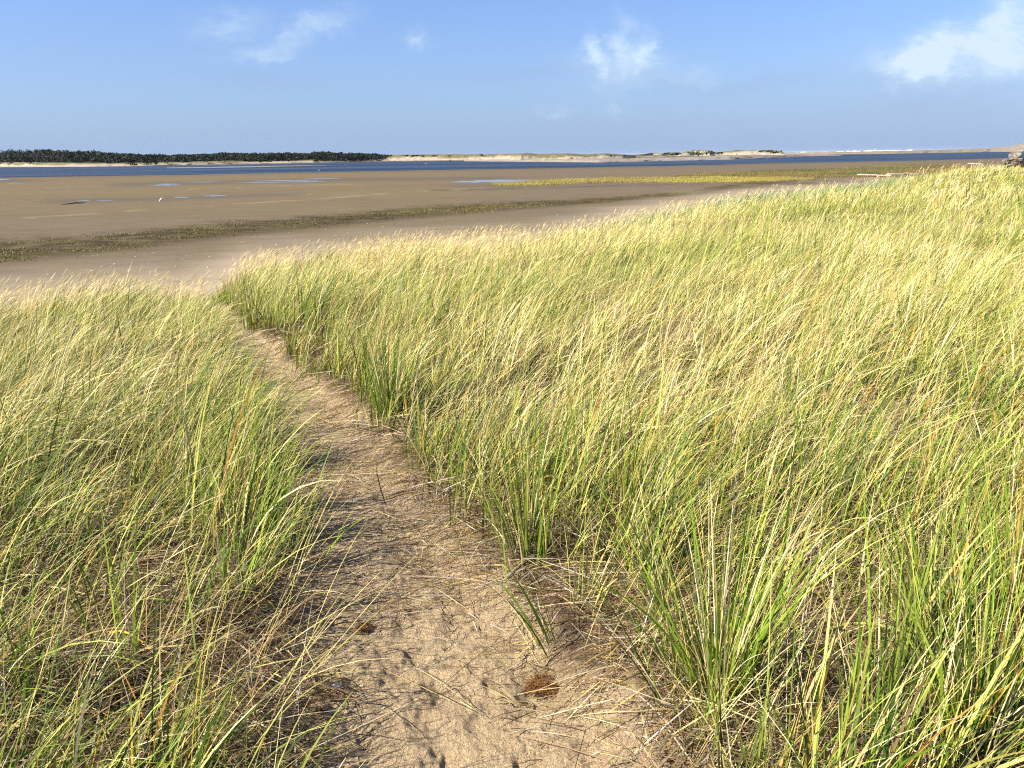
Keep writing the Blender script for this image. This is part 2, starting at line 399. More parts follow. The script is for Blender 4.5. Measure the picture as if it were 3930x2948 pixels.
for a in [(568, 695, 710.5, 4, -2), (600, 690, 706, 1.6, -1), (884, 1270, 699, 2.6, -5), (960, 1260, 693, 2.5, -4), (1160, 1316, 686, 2.5, -3), (668, 727, 757.8, 3.4, 0), (776, 876, 752, 3.6, 0),
          (294, 352, 769, 2.6, 0), (364, 446, 769, 2.2, -1), (1730, 2050, 695, 9, -5), (-60, 40, 690, 4, -2), (20, 90, 703, 2, 0), (700, 860, 699, 1.8, -2)]: pool(*a)

# open sea and the surf beyond the spit
V = []; pxs = np.linspace(2500, 4800, 40)
for Dd in (1500, 30000):
    for px in pxs:
        d = pxdir(px, 600); s_ = Dd / d.y; V.append((d.x * s_, Dd, .35))
mesh_np('sea', V, grid_faces(2, 40), M_sea)['kind'] = 'structure'
def surf(px0, px1, D, h, seed):
    n = 160; nt_ = 7; t = np.linspace(0, 1, n); V = []
    d0 = pxdir(px0, 600); d1 = pxdir(px1, 600); x0 = d0.x / d0.y * D; x1 = d1.x / d1.y * D
    prof = np.sin(np.pi * t) ** .6 * (.25 + 1.2 * np.clip(fbm(t * 14, t * 0 + seed, 5, seed, .65) + .35, 0, 1)) * h
    for j in range(nt_):
        a = math.pi * j / (nt_ - 1)
        V.append(np.stack([x0 + (x1 - x0) * t, D + 14 * np.cos(a) + fbm(t * 9, t * 0, 3, seed + 1) * 60, .3 + prof * math.sin(a) + fbm(t * 60, t * 0 + j, 3, seed + 3) * .5 * math.sin(a)], -1))
    o = mesh_np('surf', np.concatenate(V), grid_faces(nt_, n), M_foam)
    return o
for i, a in enumerate([(2985, 3240, 1650, 4.6), (3180, 3330, 1580, 5.4), (3240, 3480, 1600, 6.8), (3320, 3560, 1750, 5.6), (3480, 3700, 1800, 4.0), (3690, 3860, 1700, 4.6), (3800, 4200, 1900, 3.6)]):
    tag(surf(*a, 30 + i), 'white line of breaking surf on the horizon beyond the far sand spit', 'surf', None, 'stuff')

# ------------------------------------------------------------------ far shore: dunes and banks as real ridges
def ridge(name, pts, dep, seed, green=.5, n=300, extra=0.0, rough=1.0, back=1.6, lum=1.0):
    """pts: (x, base row, top row); the crest stands dep metres behind the shoreline"""
    pts = np.array(pts, float); px = np.linspace(pts[0, 0], pts[-1, 0], n)
    by = np.interp(px, pts[:, 0], pts[:, 1]); ty = np.interp(px, pts[:, 0], pts[:, 2])
    prof = [(-.12, -.06), (0, 0), (.08, .10), (.2, .22), (.35, .45), (.5, .62), (.7, .82), (.85, .93), (1, 1), (1.15, .95), (1.4, .85), (1.7, .7), (2.2, .4), (back + 1.2, -.1)]
    V = []; K = []
    D0 = []
    for x, y in zip(px, by):
        p = on_plane(x, y); D0.append(math.hypot(p[0], p[1]))
    D0 = np.array(D0); 
    for (f, hgt) in prof:
        nzv = fbm(px * .035, px * 0 + f * 3, 4, seed, .6)
        for i, x in enumerate(px):
            D = D0[i] + dep * (f + (nzv[i] * .5 if f > 0 else 0)); d = pxdir(x, 600); s_ = D / math.hypot(d.x, d.y)
            dt = pxdir(x, ty[i]); ztop = CZ + dt.z * (D0[i] + dep) / math.hypot(dt.x, dt.y)
            z = ztop * (hgt + (nzv[i] * .35 * rough * min(f, 1) if f > 0 and hgt < .999 else 0))
            V.append((d.x * s_, d.y * s_, z)); K.append((f, hgt, nzv[i], x))
    V = np.array(V); K = np.array(K)
    sand = np.array((.27, .225, .165)) * lum; gr = np.array((.125, .11, .05)); br = np.array((.06, .043, .03))
    nn = fbm(V[:, 0] * .03, V[:, 1] * .03 + V[:, 2] * .2, 4, seed + 5, .65)
    g = sst(.0, .25, K[:, 1] - (1 - green) * .9 + nn * 1.1)[:, None] if green > 0 else np.zeros((len(V), 1))
    bb = sst(.08, .2, fbm(V[:, 0] * .05 + 40, V[:, 1] * .04, 4, seed + 8, .65))[:, None] * g
    c = sand * (1 - g) + gr * g; c = c * (1 - bb * .8) + br * bb * .8
    wetk = (K[:, 0] < .01)[:, None]; c = np.where(wetk, np.array((.16, .14, .12)), c)
    o = mesh_np(name, V, grid_faces(len(prof), n), M_far, c); o['kind'] = 'structure'
    return o, (px, by, ty, D0)
ridge('wooded_bank', [(-900, 646, 632), (-300, 643, 628), (0, 641, 622), (180, 641, 624), (360, 640, 625), (500, 638, 624), (700, 634, 619), (860, 631, 616), (1000, 628, 614), (1200, 625, 612), (1350, 621, 607), (1500, 618, 606), (1620, 616, 606)], 60, 3, .55)
ridge('far_dune', [(1440, 618.5, 598), (1500, 618, 594), (1700, 616, 592), (1850, 614.5, 592), (2000, 614, 589), (2020, 613.5, 587), (2060, 613, 591), (2180, 612, 588.5), (2240, 611, 592), (2330, 609.5, 588.5), (2390, 608, 593), (2440, 605, 596), (2560, 602, 596)], 60, 8, .62)
ridge('far_dune', [(2420, 603, 596), (2480, 601, 590), (2505, 600, 586), (2540, 600, 589), (2572, 599, 584), (2610, 599, 588), (2640, 598.5, 579), (2665, 598, 576), (2725, 598, 577), (2745, 597.5, 585), (2790, 597, 580), (2830, 596.5, 576), (2880, 596, 578), (2960, 595, 575), (2990, 595, 579), (3010, 595, 588)], 45, 15, .45, extra=1)
ridge('sand_spit', [(2380, 603, 598), (2700, 597, 590), (3000, 594, 586), (3200, 593, 583), (3430, 590, 578.5), (3650, 586, 573.5), (3800, 583.5, 568), (3880, 582.5, 560), (3930, 582, 548), (4050, 580, 535), (4600, 574, 520)], 60, 23, .0, rough=.3, lum=.72)
ridge('sand_bar', [(1780, 619, 614), (2000, 621, 613), (2300, 624, 611), (2500, 619, 606), (2800, 613, 598), (2930, 608, 596.5), (3100, 600, 595), (3230, 597, 594.5)], 25, 33, 0, rough=.2, n=200)
c_ = bpy.data.objects['sand_bar'].data.color_attributes['Col']; c_.data.foreach_set('color', np.tile(np.array([.21, .18, .15, 1], np.float32), len(c_.data)))

# ------------------------------------------------------------------ foliage crowns on the far shore
def crown_geo(c, w, h, n, rs, size, lum=1.0):
    """clumps of small leaf faces through an uneven crown"""
    nl = 9; lc = rs.normal(0, .33, (nl, 3)); lc[:, 2] = rs.uniform(-.35, .42, nl); lr = rs.uniform(.22, .42, nl)
    k = rs.integers(0, nl, n); d = rs.normal(0, 1, (n, 3)); d /= np.linalg.norm(d, axis=1)[:, None]
    p = lc[k] + d * (lr[k] * rs.uniform(.6, 1.05, n))[:, None]
    p = p * np.array((w * .95, w * .95, h * .70)) + np.array((0, 0, h * .47)); p[:, 2] = np.maximum(p[:, 2], .05 * h)
    a = rs.normal(0, 1, (n, 3)); a /= np.linalg.norm(a, axis=1)[:, None]; b = np.cross(a, d); b /= np.linalg.norm(b, axis=1)[:, None] + 1e-6
    s = size * rs.uniform(.5, 1.3, n)[:, None]
    V = np.stack([p - a * s, p + b * s * .7, p + a * s, p - b * s * .7], 1).reshape(-1, 3) + c
    F = np.arange(n * 4).reshape(-1, 4)
    g = rs.uniform(.7, 1.3, n)[:, None] * np.array((.0115, .018, .0065)) * lum * (1 + .4 * (rs.random((n, 1)) < .12)); tone = rs.uniform(.85, 1.15, nl)[k][:, None]
    return V, F, np.repeat(g * tone, 4, 0)
def trunk_geo(c, h, r, rs):
    V = []; F = []; n = 6
    lx, ly = rs.uniform(-.1, .1, 2) * h
    for i, (t, q) in enumerate(((0, 1), (.4, .75), (.8, .35))):
        for j in range(n):
            a = 2 * math.pi * j / n; V.append((c[0] + lx * t + r * q * math.cos(a), c[1] + ly * t + r * q * math.sin(a), c[2] + h * t - .3 * (i == 0)))
    for i in range(2):
        for j in range(n): F.append((i * n + j, i * n + (j + 1) % n, (i + 1) * n + (j + 1) % n, (i + 1) * n + j))
    return np.array(V), np.array(F)
TOPX = [-900, -300, 0, 60, 130, 180, 230, 270, 360, 450, 540, 680, 770, 860, 920, 1000, 1050, 1160, 1240, 1310, 1365, 1400, 1440, 1470]
TOPY = [575, 572, 570, 568, 566, 564, 567, 570, 575, 584, 588, 590, 587, 582, 583, 586, 582, 583, 578, 585, 583, 586, 590, 594]
BANKX = [-900, 0, 500, 860, 1200, 1500]; BANKY = [646, 641, 638, 631, 625, 618]
rs = np.random.default_rng(5)
def shore(x):
    p = on_plane(x, float(np.interp(x, BANKX, BANKY))); return math.hypot(p[0], p[1])
def at_dist(x, D, z=0.0):
    d = pxdir(x, 600); s_ = D / math.hypot(d.x, d.y); return np.array((d.x * s_, d.y * s_, z))
def row_z(x, y, D):
    d = pxdir(x, y); return CZ + d.z * D / math.hypot(d.x, d.y)
Vs, Fs, Cs = [], [], []; off = 0
Vt, Ft = [], []; offt = 0
for i in range(620):
    x = rs.uniform(-420, 1462); f = rs.uniform(.25, 1.0) ** .8; D = shore(x) + 22 + f * 110
    ztop = row_z(x, float(np.interp(x, TOPX, TOPY)), D); zb = .8 + f * 3.5
    h = max((ztop - zb) * rs.uniform(.78, 1.02) * (.72 + .28 * f), 3)
    w = rs.uniform(11, 17)
    v, f_, c3 = crown_geo(at_dist(x, D, zb), w, h, 480, rs, 1.0, rs.uniform(.7, 1.3))
    Vs.append(v); Fs.append(f_ + off); Cs.append(c3); off += len(v)
tag(mesh_np('pine_wood', np.concatenate(Vs), np.concatenate(Fs), M_leaf, np.concatenate(Cs), smooth=False),
    'far-off dark green pine wood along the left half of the far shore', 'wood', None, 'stuff')
# the shrubs and trees one can tell apart in front of the wood and on the dunes
def shrub(x, basey, topy, wpx, label, group, dD=14, n=150, lum=1.0, name='shore_pine'):
    D = shore(x) + dD if x < 1480 else 960
    zb = row_z(x, basey, D); zb = max(zb, .3); zt = max(row_z(x, topy, D), zb + 1.5); w = wpx * D / FPX; h = zt - zb
    root = at_dist(x, D, zb - .3); o = empty(name, root); tag(o, label, 'tree' if name == 'shore_pine' else 'bush', group)
    v, f_, c3 = crown_geo(np.zeros(3), w, h, n, rs, max(.45, min(1.1, w * .09)), lum)
    mesh_np('crown', v, f_, M_leaf, c3, o, False)
    v, f_ = trunk_geo((0, 0, 0), h * .6, w * .03 + .1, rs); mesh_np('trunk', v, f_, M_bark, None, o)
G1 = 'shore pines standing forward of the wood on the sandy bank'
front = [(35, 628, 592, 70), (160, 630, 590, 75), (210, 632, 604, 60), (262, 631, 600, 55), (318, 632, 612, 50), (425, 634, 612, 40), (497, 634, 618, 26), (560, 629, 603, 55), (575, 631, 612, 30), (640, 626, 600, 60),
         (700, 623, 597, 55), (790, 620, 596, 60), (860, 619, 594, 60), (930, 618, 596, 55), (1003, 622, 606, 34), (1038, 620, 607, 20), (1082, 619, 612, 14), (1105, 620, 611, 18), (1130, 618, 600, 55), (1205, 619, 600, 55), (1262, 619, 596, 50), (1290, 616, 594, 46), (1400, 618, 590, 56), (1445, 619, 594, 36)]
for i, (x, b, t, w) in enumerate(front):
    small = w < 45
    lab = 'small dark shrub alone on the pale sand bank before the wood' if small else 'dark rounded pine at the front edge of the far wood, above the sand bank'
    if i == len(front) - 1: lab = 'last dark pine at the right-hand end of the far wood'
    shrub(x, b, t, w, lab, ('small dark shrubs on the pale bank' if small else G1), name='shore_shrub' if small else 'shore_pine')
shrub(1847, 598, 588, 15, 'lone round dark bush on the crest of the far grassy dune', None, n=110, name='dune_bush')
shrub(1925, 597, 592, 7, 'tiny dark bush just right of the lone round bush on the far dune', None, n=60, name='dune_bush')
for x, b, t, w in [(1497, 600, 593, 26), (1560, 600, 594, 24), (1598, 600, 594, 28), (1625, 601, 594, 24), (1665, 600, 595, 22), (1722, 600, 595, 16)]:
    shrub(x, b, t, w, 'low dark scrub bush in the row on the far dune right of the wood', 'scrub bushes on the far dune beside the wood', n=90, name='dune_bush')
for x, b, t, w, lab in [(2590, 598, 583, 42, 'brown shrubby hummock, leftmost of the brown ones on the white far dune'), (2680, 597, 577, 70, 'widest brown shrubby hummock on the white far dune'),
                        (2725, 595, 577, 26, 'dark brown knob at the right end of the widest far hummock'), (2760, 594, 582, 26, 'small brown hummock right of the dark knob on the far dune'), (2955, 590, 576, 50, 'brown hummock at the right tip of the white far dune')]:
    shrub(x, b, t, w, lab, None, n=160, lum=2.6, name='dune_scrub')

# ------------------------------------------------------------------ blades
def blades(root, L, az, phi0, k, w, tw, c0, c1, c2, seg, pw=1.4):
    n = len(L); t = np.linspace(0, 1, seg + 1); tm = (t[1:] + t[:-1]) / 2
    phi = phi0[:, None] + k[:, None] * tm[None] ** pw
    ds = (L / seg)[:, None]; ca, sa_ = np.cos(az)[:, None], np.sin(az)[:, None]
    st = np.stack([np.sin(phi) * ca * ds, np.sin(phi) * sa_ * ds, np.cos(phi) * ds], -1)
    P = np.zeros((n, seg + 1, 3)); P[:, 1:] = np.cumsum(st, 1); P += root[:, None]
    T = np.concatenate([st[:, :1], (st[:, 1:] + st[:, :-1]) / 2, st[:, -1:]], 1); T /= np.linalg.norm(T, axis=2, keepdims=True) + 1e-9
    h = np.stack([-np.sin(az), np.cos(az), 0 * az], -1)[:, None] * np.ones((1, seg + 1, 1))
    nn = np.cross(T, h); tws = (tw[:, None] + t[None] * .8)[..., None]
    U = h * np.cos(tws) + nn * np.sin(tws)
    wt = (w[:, None] * (.65 + .35 * sst(0, .3, t))[None] * (1 - t[None] ** 2.4 * .93))[..., None] * .5
    V = np.stack([P - U * wt, P + U * wt], 2).reshape(-1, 3)
    tt = t[None, :, None]
    col = np.where(tt < .35, c0[:, None] + (c1 - c0)[:, None] * (tt / .35), c1[:, None] + (c2 - c1)[:, None] * np.clip((tt - .35) / .65, 0, 1) ** 1.3)
    col = np.repeat(col[:, :, None], 2, 2).reshape(-1, 3)
    b = (np.arange(n) * (seg + 1) * 2)[:, None] + np.arange(seg)[None] * 2
    F = np.stack([b, b + 1, b + 3, b + 2], -1).reshape(-1, 4)
    return V, F, col
class Bag:
    def __init__(s): s.v, s.f, s.c, s.n = [], [], [], 0
    def add(s, vfc):
        v, f, c = vfc; s.v.append(v.astype(np.float32)); s.f.append((f + s.n).astype(np.int32)); s.c.append(c.astype(np.float32)); s.n += len(v)
    def build(s, name, mat, parent=None):
        return mesh_np(name, np.concatenate(s.v), np.concatenate(s.f), mat, np.concatenate(s.c), parent)

GREEN = np.array([(.040, .080, .007), (.08, .135, .011), (.155, .225, .020), (.055, .10, .014)])
YELG = np.array([(.29, .32, .045), (.43, .43, .09), (.20, .25, .032)])
STRAW = np.array([(.52, .41, .125), (.66, .54, .23), (.32, .225, .08), (.62, .52, .29)])
ORNG = np.array([(.44, .29, .04), (.38, .20, .04)])
BROWN = np.array([(.17, .10, .05), (.10, .06, .032), (.24, .155, .085)])
def pick(pal, n, rg): return pal[rg.integers(0, len(pal), n)] * rg.uniform(.85, 1.15, (n, 1))
def colours(n, rg, dead, blue=None):
    """three colours along each blade; dead: share of dry blades (array)"""
    g = pick(GREEN, n, rg); y = pick(YELG, n, rg); s_ = pick(STRAW, n, rg); o_ = pick(ORNG, n, rg); b_ = pick(BROWN, n, rg)
    u = rg.random(n)[:, None]; dead = dead[:, None]
    isd = u < dead; iso = (~isd) & (rg.random((n, 1)) < .05)
    yf = rg.random((n, 1)) < .36
    c1 = np.where(isd, s_, np.where(iso, o_, np.where(yf, y, g)))
    c2 = np.where(isd, s_ * 1.08, np.where(iso, o_, np.where(yf, s_, np.where(rg.random((n, 1)) < .6, y, g * 1.25))))
    c0 = np.where(isd, b_ * 1.1, np.where(rg.random((n, 1)) < .5, b_, g * .8))
    if blue is not None:
        bl = pick(np.array([(.12, .18, .09), (.17, .23, .12), (.08, .13, .05)]), n, rg); m_ = rg.random(n) < blue
        c1[m_] = bl[m_]; c2[m_] = bl[m_] * 1.3
    return c0, c1, np.clip(c2, 0, .8)

WIND = math.radians(24)        # the wind pushes the grass to the right and a little away
GAPS = [(hit(a, b, H)[0], q) for a, b, q in [(3050, 2150, .30), (3180, 2480, .36), (2950, 2880, .30), (3480, 2250, .22), (420, 2400, .24), (860, 2560, .34), (300, 2740, .26), (950, 2880, .38), (620, 2130, .12), (3650, 1800, .32), (2550, 1950, .14), (2080, 1750, .12), (2380, 2350, .2)]]
def stand(r0_, r1_, az0, az1, dens, per, seg, wsc, rg, Lsc=1.0):
    area = .5 * (az1 - az0) * (r1_ ** 2 - r0_ ** 2); n = int(area * dens)
    r_ = np.sqrt(rg.uniform(r0_ ** 2, r1_ ** 2, n)); a_ = rg.uniform(az0, az1, n)
    x = r_ * np.sin(a_); y = r_ * np.cos(a_)
    T = toe(a_); q = r_ / T
    dro = np.hypot(x - ROCK[0], y - ROCK[1])
    pd, sd_ = path_d(x, y)
    edge = .98 + fbm(x * 1.3, y * 1.3, 3, 71) * .7
    edge = edge - .13 * (sd_ < 0) * sst(7, 5, r_) * sst(2.5, 3.0, r_)
    keep = (pd > edge) & (q < .97 + fbm(x * .4, y * .4, 2, 75) * .12)
    # thinner cover close by, bald spots
    cover = fbm(x * .9, y * .9, 3, 77)
    near = sst(4.2, 2.0, r_)
    right_corner = sst(1.2, 2.0, x) * sst(4.2, 2.0, y)
    p = np.clip(1 + .0 - near * (.34 - cover * 1.5) * (1 - .75 * right_corner), .05, 1)
    p = p * np.clip(1.05 + (cover + .05) * 4.0, .22, 1)
    leftnear = (sd_ < 0) * sst(4.0, 2.7, r_); p = p * (1 - .15 * leftnear)
    p = p * (1 + .7 * (sd_ < 0) * sst(3, 1.2, pd) * sst(2.4, 3.0, r_) * sst(8, 6, r_))
    for g_, q_ in GAPS: p = p * (1 - .86 * np.exp(-(((x - g_[0]) ** 2 + (y - g_[1]) ** 2) / q_ ** 2) ** 1.5))
    keep &= rg.random(n) < p
    # the path runs out on the beach: thin grass at its foot
    x, y, r_, pd, sd_, q, a_ = [v[keep] for v in (x, y, r_, pd, sd_, q, a_)]; n = len(x)
    if n == 0: return None
    hgt = np.clip(.84 + fbm(x * .45, y * .45, 3, 81) * .9 + fbm(x * 1.6, y * 1.6, 2, 83) * .7 + rg.normal(0, .13, n), 
        .4, 1.35) * Lsc * .80
    hgt *= np.where(sd_ > 0, .72 + .28 * sst(1.0, 2.2, pd), .9 + .1 * sst(1, 2, pd))
    hgt *= 1 - .35 * sst(.88, .99, q)
    dead = np.clip(.25 + fbm(x * .35 + 9, y * .35, 3, 85) * 1.5 + .13 * sst(10, 30, r_) - .26 * sst(4.0, 1.2, pd) * (sd_ > 0) - .18 * sst(2.8, 1.2, pd) * (sd_ < 0) - .12 * right_corner_f(x, y), .10, .85)
    lean = np.where(sd_ < 0, 1.45, 1.1) + fbm(x * .6, y * .6, 2, 87) * 1.0
    lean = lean * (1 - .4 * (sd_ < 0) * sst(5.5, 3.5, r_) * sst(2.4, 1.2, pd))
    hgt = hgt * (1 + .18 * (sd_ < 0) * sst(7, 4, r_) * sst(2.4, 1.3, pd) * sst(2.4, 2.9, r_))
    lean = lean * (1 - .45 * sst(2.6, 1.2, pd) * (sd_ > 0)) * (.72 + .28 * sst(2.0, 4.5, r_))
    blue = np.clip(sst(.50, .74, q) * sst(.08, .18, a_) * sst(.62, .5, a_) * 1.4 * (.7 + fbm(x * .15, y * .15, 2, 89) * 1.8), 0, .9)
    m_ = rg.poisson(per, n); idx = np.repeat(np.arange(n), m_); K = len(idx)
    rad = rg.gamma(2, .028, K) * (1.0 if wsc < 2 else 2.2); an = rg.uniform(0, 2 * np.pi, K)
    bx = x[idx] + rad * np.cos(an); by = y[idx] + rad * np.sin(an)
    bz = H(bx, by) - .015
    out = np.stack([np.cos(an), np.sin(an)], -1) * (.10 + rad * 3.2)[:, None]
    wl = lean[idx] * rg.uniform(.4, 1.6, K) * .72
    wa = WIND + rg.normal(0, 1, K) * (.38 + .25 * sst(7, 3, r_[idx]))
    vx = out[:, 0] + wl * np.cos(wa); vy = out[:, 1] + wl * np.sin(wa)
    vx += rg.normal(0, .24, K); vy += rg.normal(0, .24, K)
    mag = np.hypot(vx, vy); azb = np.arctan2(vy, vx)
    phi0 = np.clip(mag * .38, 0, .7); kk = np.clip(mag * .95 + rg.normal(0, .12, K), .05, 1.75)
    L = hgt[idx] * rg.uniform(.45, 1.08, K) * .86
    short = rg.random(K) < .25; L = np.where(short, L * .55, L)
    isb = rg.random(K) < .18; w = np.where(isb, rg.uniform(.0065, .0108, K), rg.uniform(.0022, .0048, K)) * wsc
    c0, c1, c2 = colours(K, rg, dead[idx], blue[idx])
    root = np.stack([bx, by, bz], -1)
    # dry blades are thin and droop more
    return blades(root, L, azb, phi0, kk, w, rg.uniform(-.9, .9, K), c0, c1, c2, seg)
def right_corner_f(x, y): return sst(1.2, 2.0, x) * sst(4.2, 2.0, y)
def stems(r0_, r1_, az0, az1, dens, seg, wsc, rg, qlo=0, Lsc=1.0):
    """thin straw flowering stems with a slender pale spike"""
    area = .5 * (az1 - az0) * (r1_ ** 2 - r0_ ** 2); n = int(area * dens)
    r_ = np.sqrt(rg.uniform(r0_ ** 2, r1_ ** 2, n)); a_ = rg.uniform(az0, az1, n); x = r_ * np.sin(a_); y = r_ * np.cos(a_)
    pd, sd_ = path_d(x, y); q = r_ / toe(a_)
    k_ = (pd > 1.3) & (q < .96) & (q > qlo) & (fbm(x * .5, y * .5, 2, 95) > -.15)
    x, y = x[k_], y[k_]; n = len(x)
    if not n: return
    L = rg.uniform(.50, .86, n) * Lsc; azb = WIND + rg.normal(0, .45, n); phi0 = rg.uniform(.08, .35, n); kk = rg.uniform(.3, 1.0, n)
    root = np.stack([x, y, H(x, y) - .01], -1); w = rg.uniform(.0015, .0022, n) * wsc
    s_ = pick(STRAW, n, rg) * np.array((1.02, .98, .95)); 
    V, F, cc = blades(root, L, azb, phi0, kk, w, rg.uniform(-1, 1, n), s_ * .8, s_, s_, seg)
    GR.add((V, F, cc))
    # the spikes: start at the stem's tip and follow its end direction
    Vr = V.reshape(n, seg + 1, 2, 3).mean(2); tip = Vr[:, -2] * .6 + Vr[:, -1] * .4
    ph = phi0 + kk; c = np.clip(s_ * 1.12, 0, .8)
    GR.add(blades(tip, rg.uniform(.07, .15, n) * Lsc, azb, ph, kk * .3, rg.uniform(.004, .007, n) * wsc * (.5 if wsc < 1.2 else .75), rg.uniform(-1, 1, n), c, c, c, 3))

GR = Bag()
rg = np.random.default_rng(21)
rad_ = math.radians
for args in [(1.25, 4.5, rad_(-56), rad_(56), 74, 27, 7, 1.0), (4.5, 9, rad_(-44), rad_(44), 66, 24, 6, 1.1), (9, 16, rad_(-41), rad_(41), 36, 21, 5, 1.5),
             (16, 30, rad_(-22), rad_(41), 13, 17, 4, 2.1), (30, 60, rad_(5), rad_(41), 5.0, 16, 3, 3.8), (60, 130, rad_(18), rad_(41), 1.6, 14, 3, 7.5)]:
    g_ = stand(*args, rg)
    if g_: GR.add(g_); print('blades', args[:2], len(g_[1]))
stems(1.6, 9, rad_(-48), rad_(48), 26, 7, 1.0, rg)
stems(7, 20, rad_(-41), rad_(0), 70, 5, 1.2, rg, .55, 1.1)
stems(9, 18, rad_(-41), rad_(41), 30, 5, 1.5, rg, .3)
stems(16, 32, rad_(-20), rad_(41), 9, 5, 2.8, rg, .35, 1.1)
stems(30, 100, rad_(6), rad_(41), 1.0, 4, 5.5, rg, .45, 1.25)
def crossed(r0_, r1_, az0, az1, dens, wsc, rg):
    """dry culms fallen over in every direction among the green blades"""
    area = .5 * (az1 - az0) * (r1_ ** 2 - r0_ ** 2); n = int(area * dens)
    r_ = np.sqrt(rg.uniform(r0_ ** 2, r1_ ** 2, n)); a_ = rg.uniform(az0, az1, n); x = r_ * np.sin(a_); y = r_ * np.cos(a_)
    pd, _ = path_d(x, y); k_ = pd > 1.05 + fbm(x * 1.3, y * 1.3, 3, 71) * .9; x, y = x[k_], y[k_]; n = len(x)
    c = pick(np.concatenate([STRAW, STRAW * .75, BROWN * 1.5]), n, rg)
    GR.add(blades(np.stack([x, y, H(x, y) + rg.uniform(0, .05, n)], -1), rg.uniform(.22, .62, n), np.where(rg.random(n) < .6, WIND + rg.normal(0, .6, n), rg.uniform(0, 6.283, n)), rg.uniform(.35, 1.25, n), rg.uniform(-.1, .8, n),
                  rg.uniform(.0014, .0036, n) * wsc, rg.uniform(-1, 1, n), c * .8, c, c, 5))
crossed(1.25, 4.5, rad_(-56), rad_(56), 330, 1.0, rg)
crossed(4.5, 10, rad_(-44), rad_(44), 200, 1.15, rg)
crossed(10, 20, rad_(-41), rad_(41), 110, 1.7, rg)
tag(GR.build('marram_grass', M_grass), 'wind-bent green and straw-yellow marram grass covering the dune on both sides of the path', 'grass', None, 'stuff')

# ------------------------------------------------------------------ dead thatch between the tufts, straws on the sand
def litter(r0_, r1_, az0, az1, dens, rg, onpath, Ls, ws, lift):
    area = .5 * (az1 - az0) * (r1_ ** 2 - r0_ ** 2); n = int(area * dens)
    r_ = np.sqrt(rg.uniform(r0_ ** 2, r1_ ** 2, n)); a_ = rg.uniform(az0, az1, n); x = r_ * np.sin(a_); y = r_ * np.cos(a_)
    pd, sd_ = path_d(x, y); nzv = fbm(x * 2.2, y * 2.2, 3, 101)
    if onpath: k_ = (pd < 1.5) & (rg.random(n) < np.clip(.25 + pd * .45 + nzv * 1.6 + .35 * sst(3.0, 4.5, r_), .04, 1))
    else: k_ = (pd > .95 + nzv * .8) 
    x, y = x[k_], y[k_]; n = len(x)
    az_ = rg.uniform(0, 2 * np.pi, n); az_ = np.where(rg.random(n) < .5, WIND * .3 + rg.normal(0, .5, n) + np.pi * (rg.random(n) < .5), az_)
    L = rg.uniform(*Ls, n); 
    # keep both ends near the ground: start height and pitch
    z = H(x, y); zb = z + rg.uniform(0.004, 1, n) ** 1.6 * lift
    z2 = H(x + L * np.cos(az_), y + L * np.sin(az_)); pitch = np.arctan2(z2 - z + rg.normal(0, .25, n) * lift, L)
    phi0 = np.pi / 2 - pitch - rg.uniform(0, .3, n) * (L > .08); kk = rg.uniform(0, .5, n) * (L > .08)
    pal = np.concatenate([BROWN, STRAW * .8, BROWN * 1.3, np.array([(.33, .27, .21), (.44, .37, .29), (.16, .10, .06), (.10, .065, .04)])])
    c = pick(pal, n, rg)
    return blades(np.stack([x, y, zb], -1), L, az_, phi0, kk, rg.uniform(*ws, n), rg.uniform(-1.5, 1.5, n), c, c, c * 1.05, 4, 1.0)
LT = Bag()
LT.add(litter(.9, 4.2, rad_(-56), rad_(56), 2600, rg, False, (.06, .36), (.0015, .005), .10))
LT.add(litter(4.2, 8, rad_(-44), rad_(44), 700, rg, False, (.08, .36), (.002, .006), .09))
tag(LT.build('dead_thatch', M_straw), 'brown and grey mat of dead fallen grass between the living tufts', 'dead grass', None, 'stuff')
LS = Bag()
LS.add(litter(.9, 5, rad_(-40), rad_(40), 2200, rg, True, (.015, .10), (.0012, .0034), .010))
LS.add(litter(1.2, 4.5, rad_(-40), rad_(40), 420, rg, True, (.05, .22), (.0018, .0042), .022))
LS.add(litter(2.6, 7, rad_(-40), rad_(20), 900, rg, True, (.05, .24), (.0012, .003), .014))
LS.add(litter(.9, 6, rad_(-40), rad_(40), 170, rg, True, (.15, .5), (.0018, .0035), .012))
LS.add(litter(5, 12, rad_(-35), rad_(10), 200, rg, True, (.05, .30), (.002, .004), .01))
tag(LS.build('straw_litter', M_straw), 'dry straws and crumbs of dead grass strewn over the sandy path', 'straw', None, 'stuff')

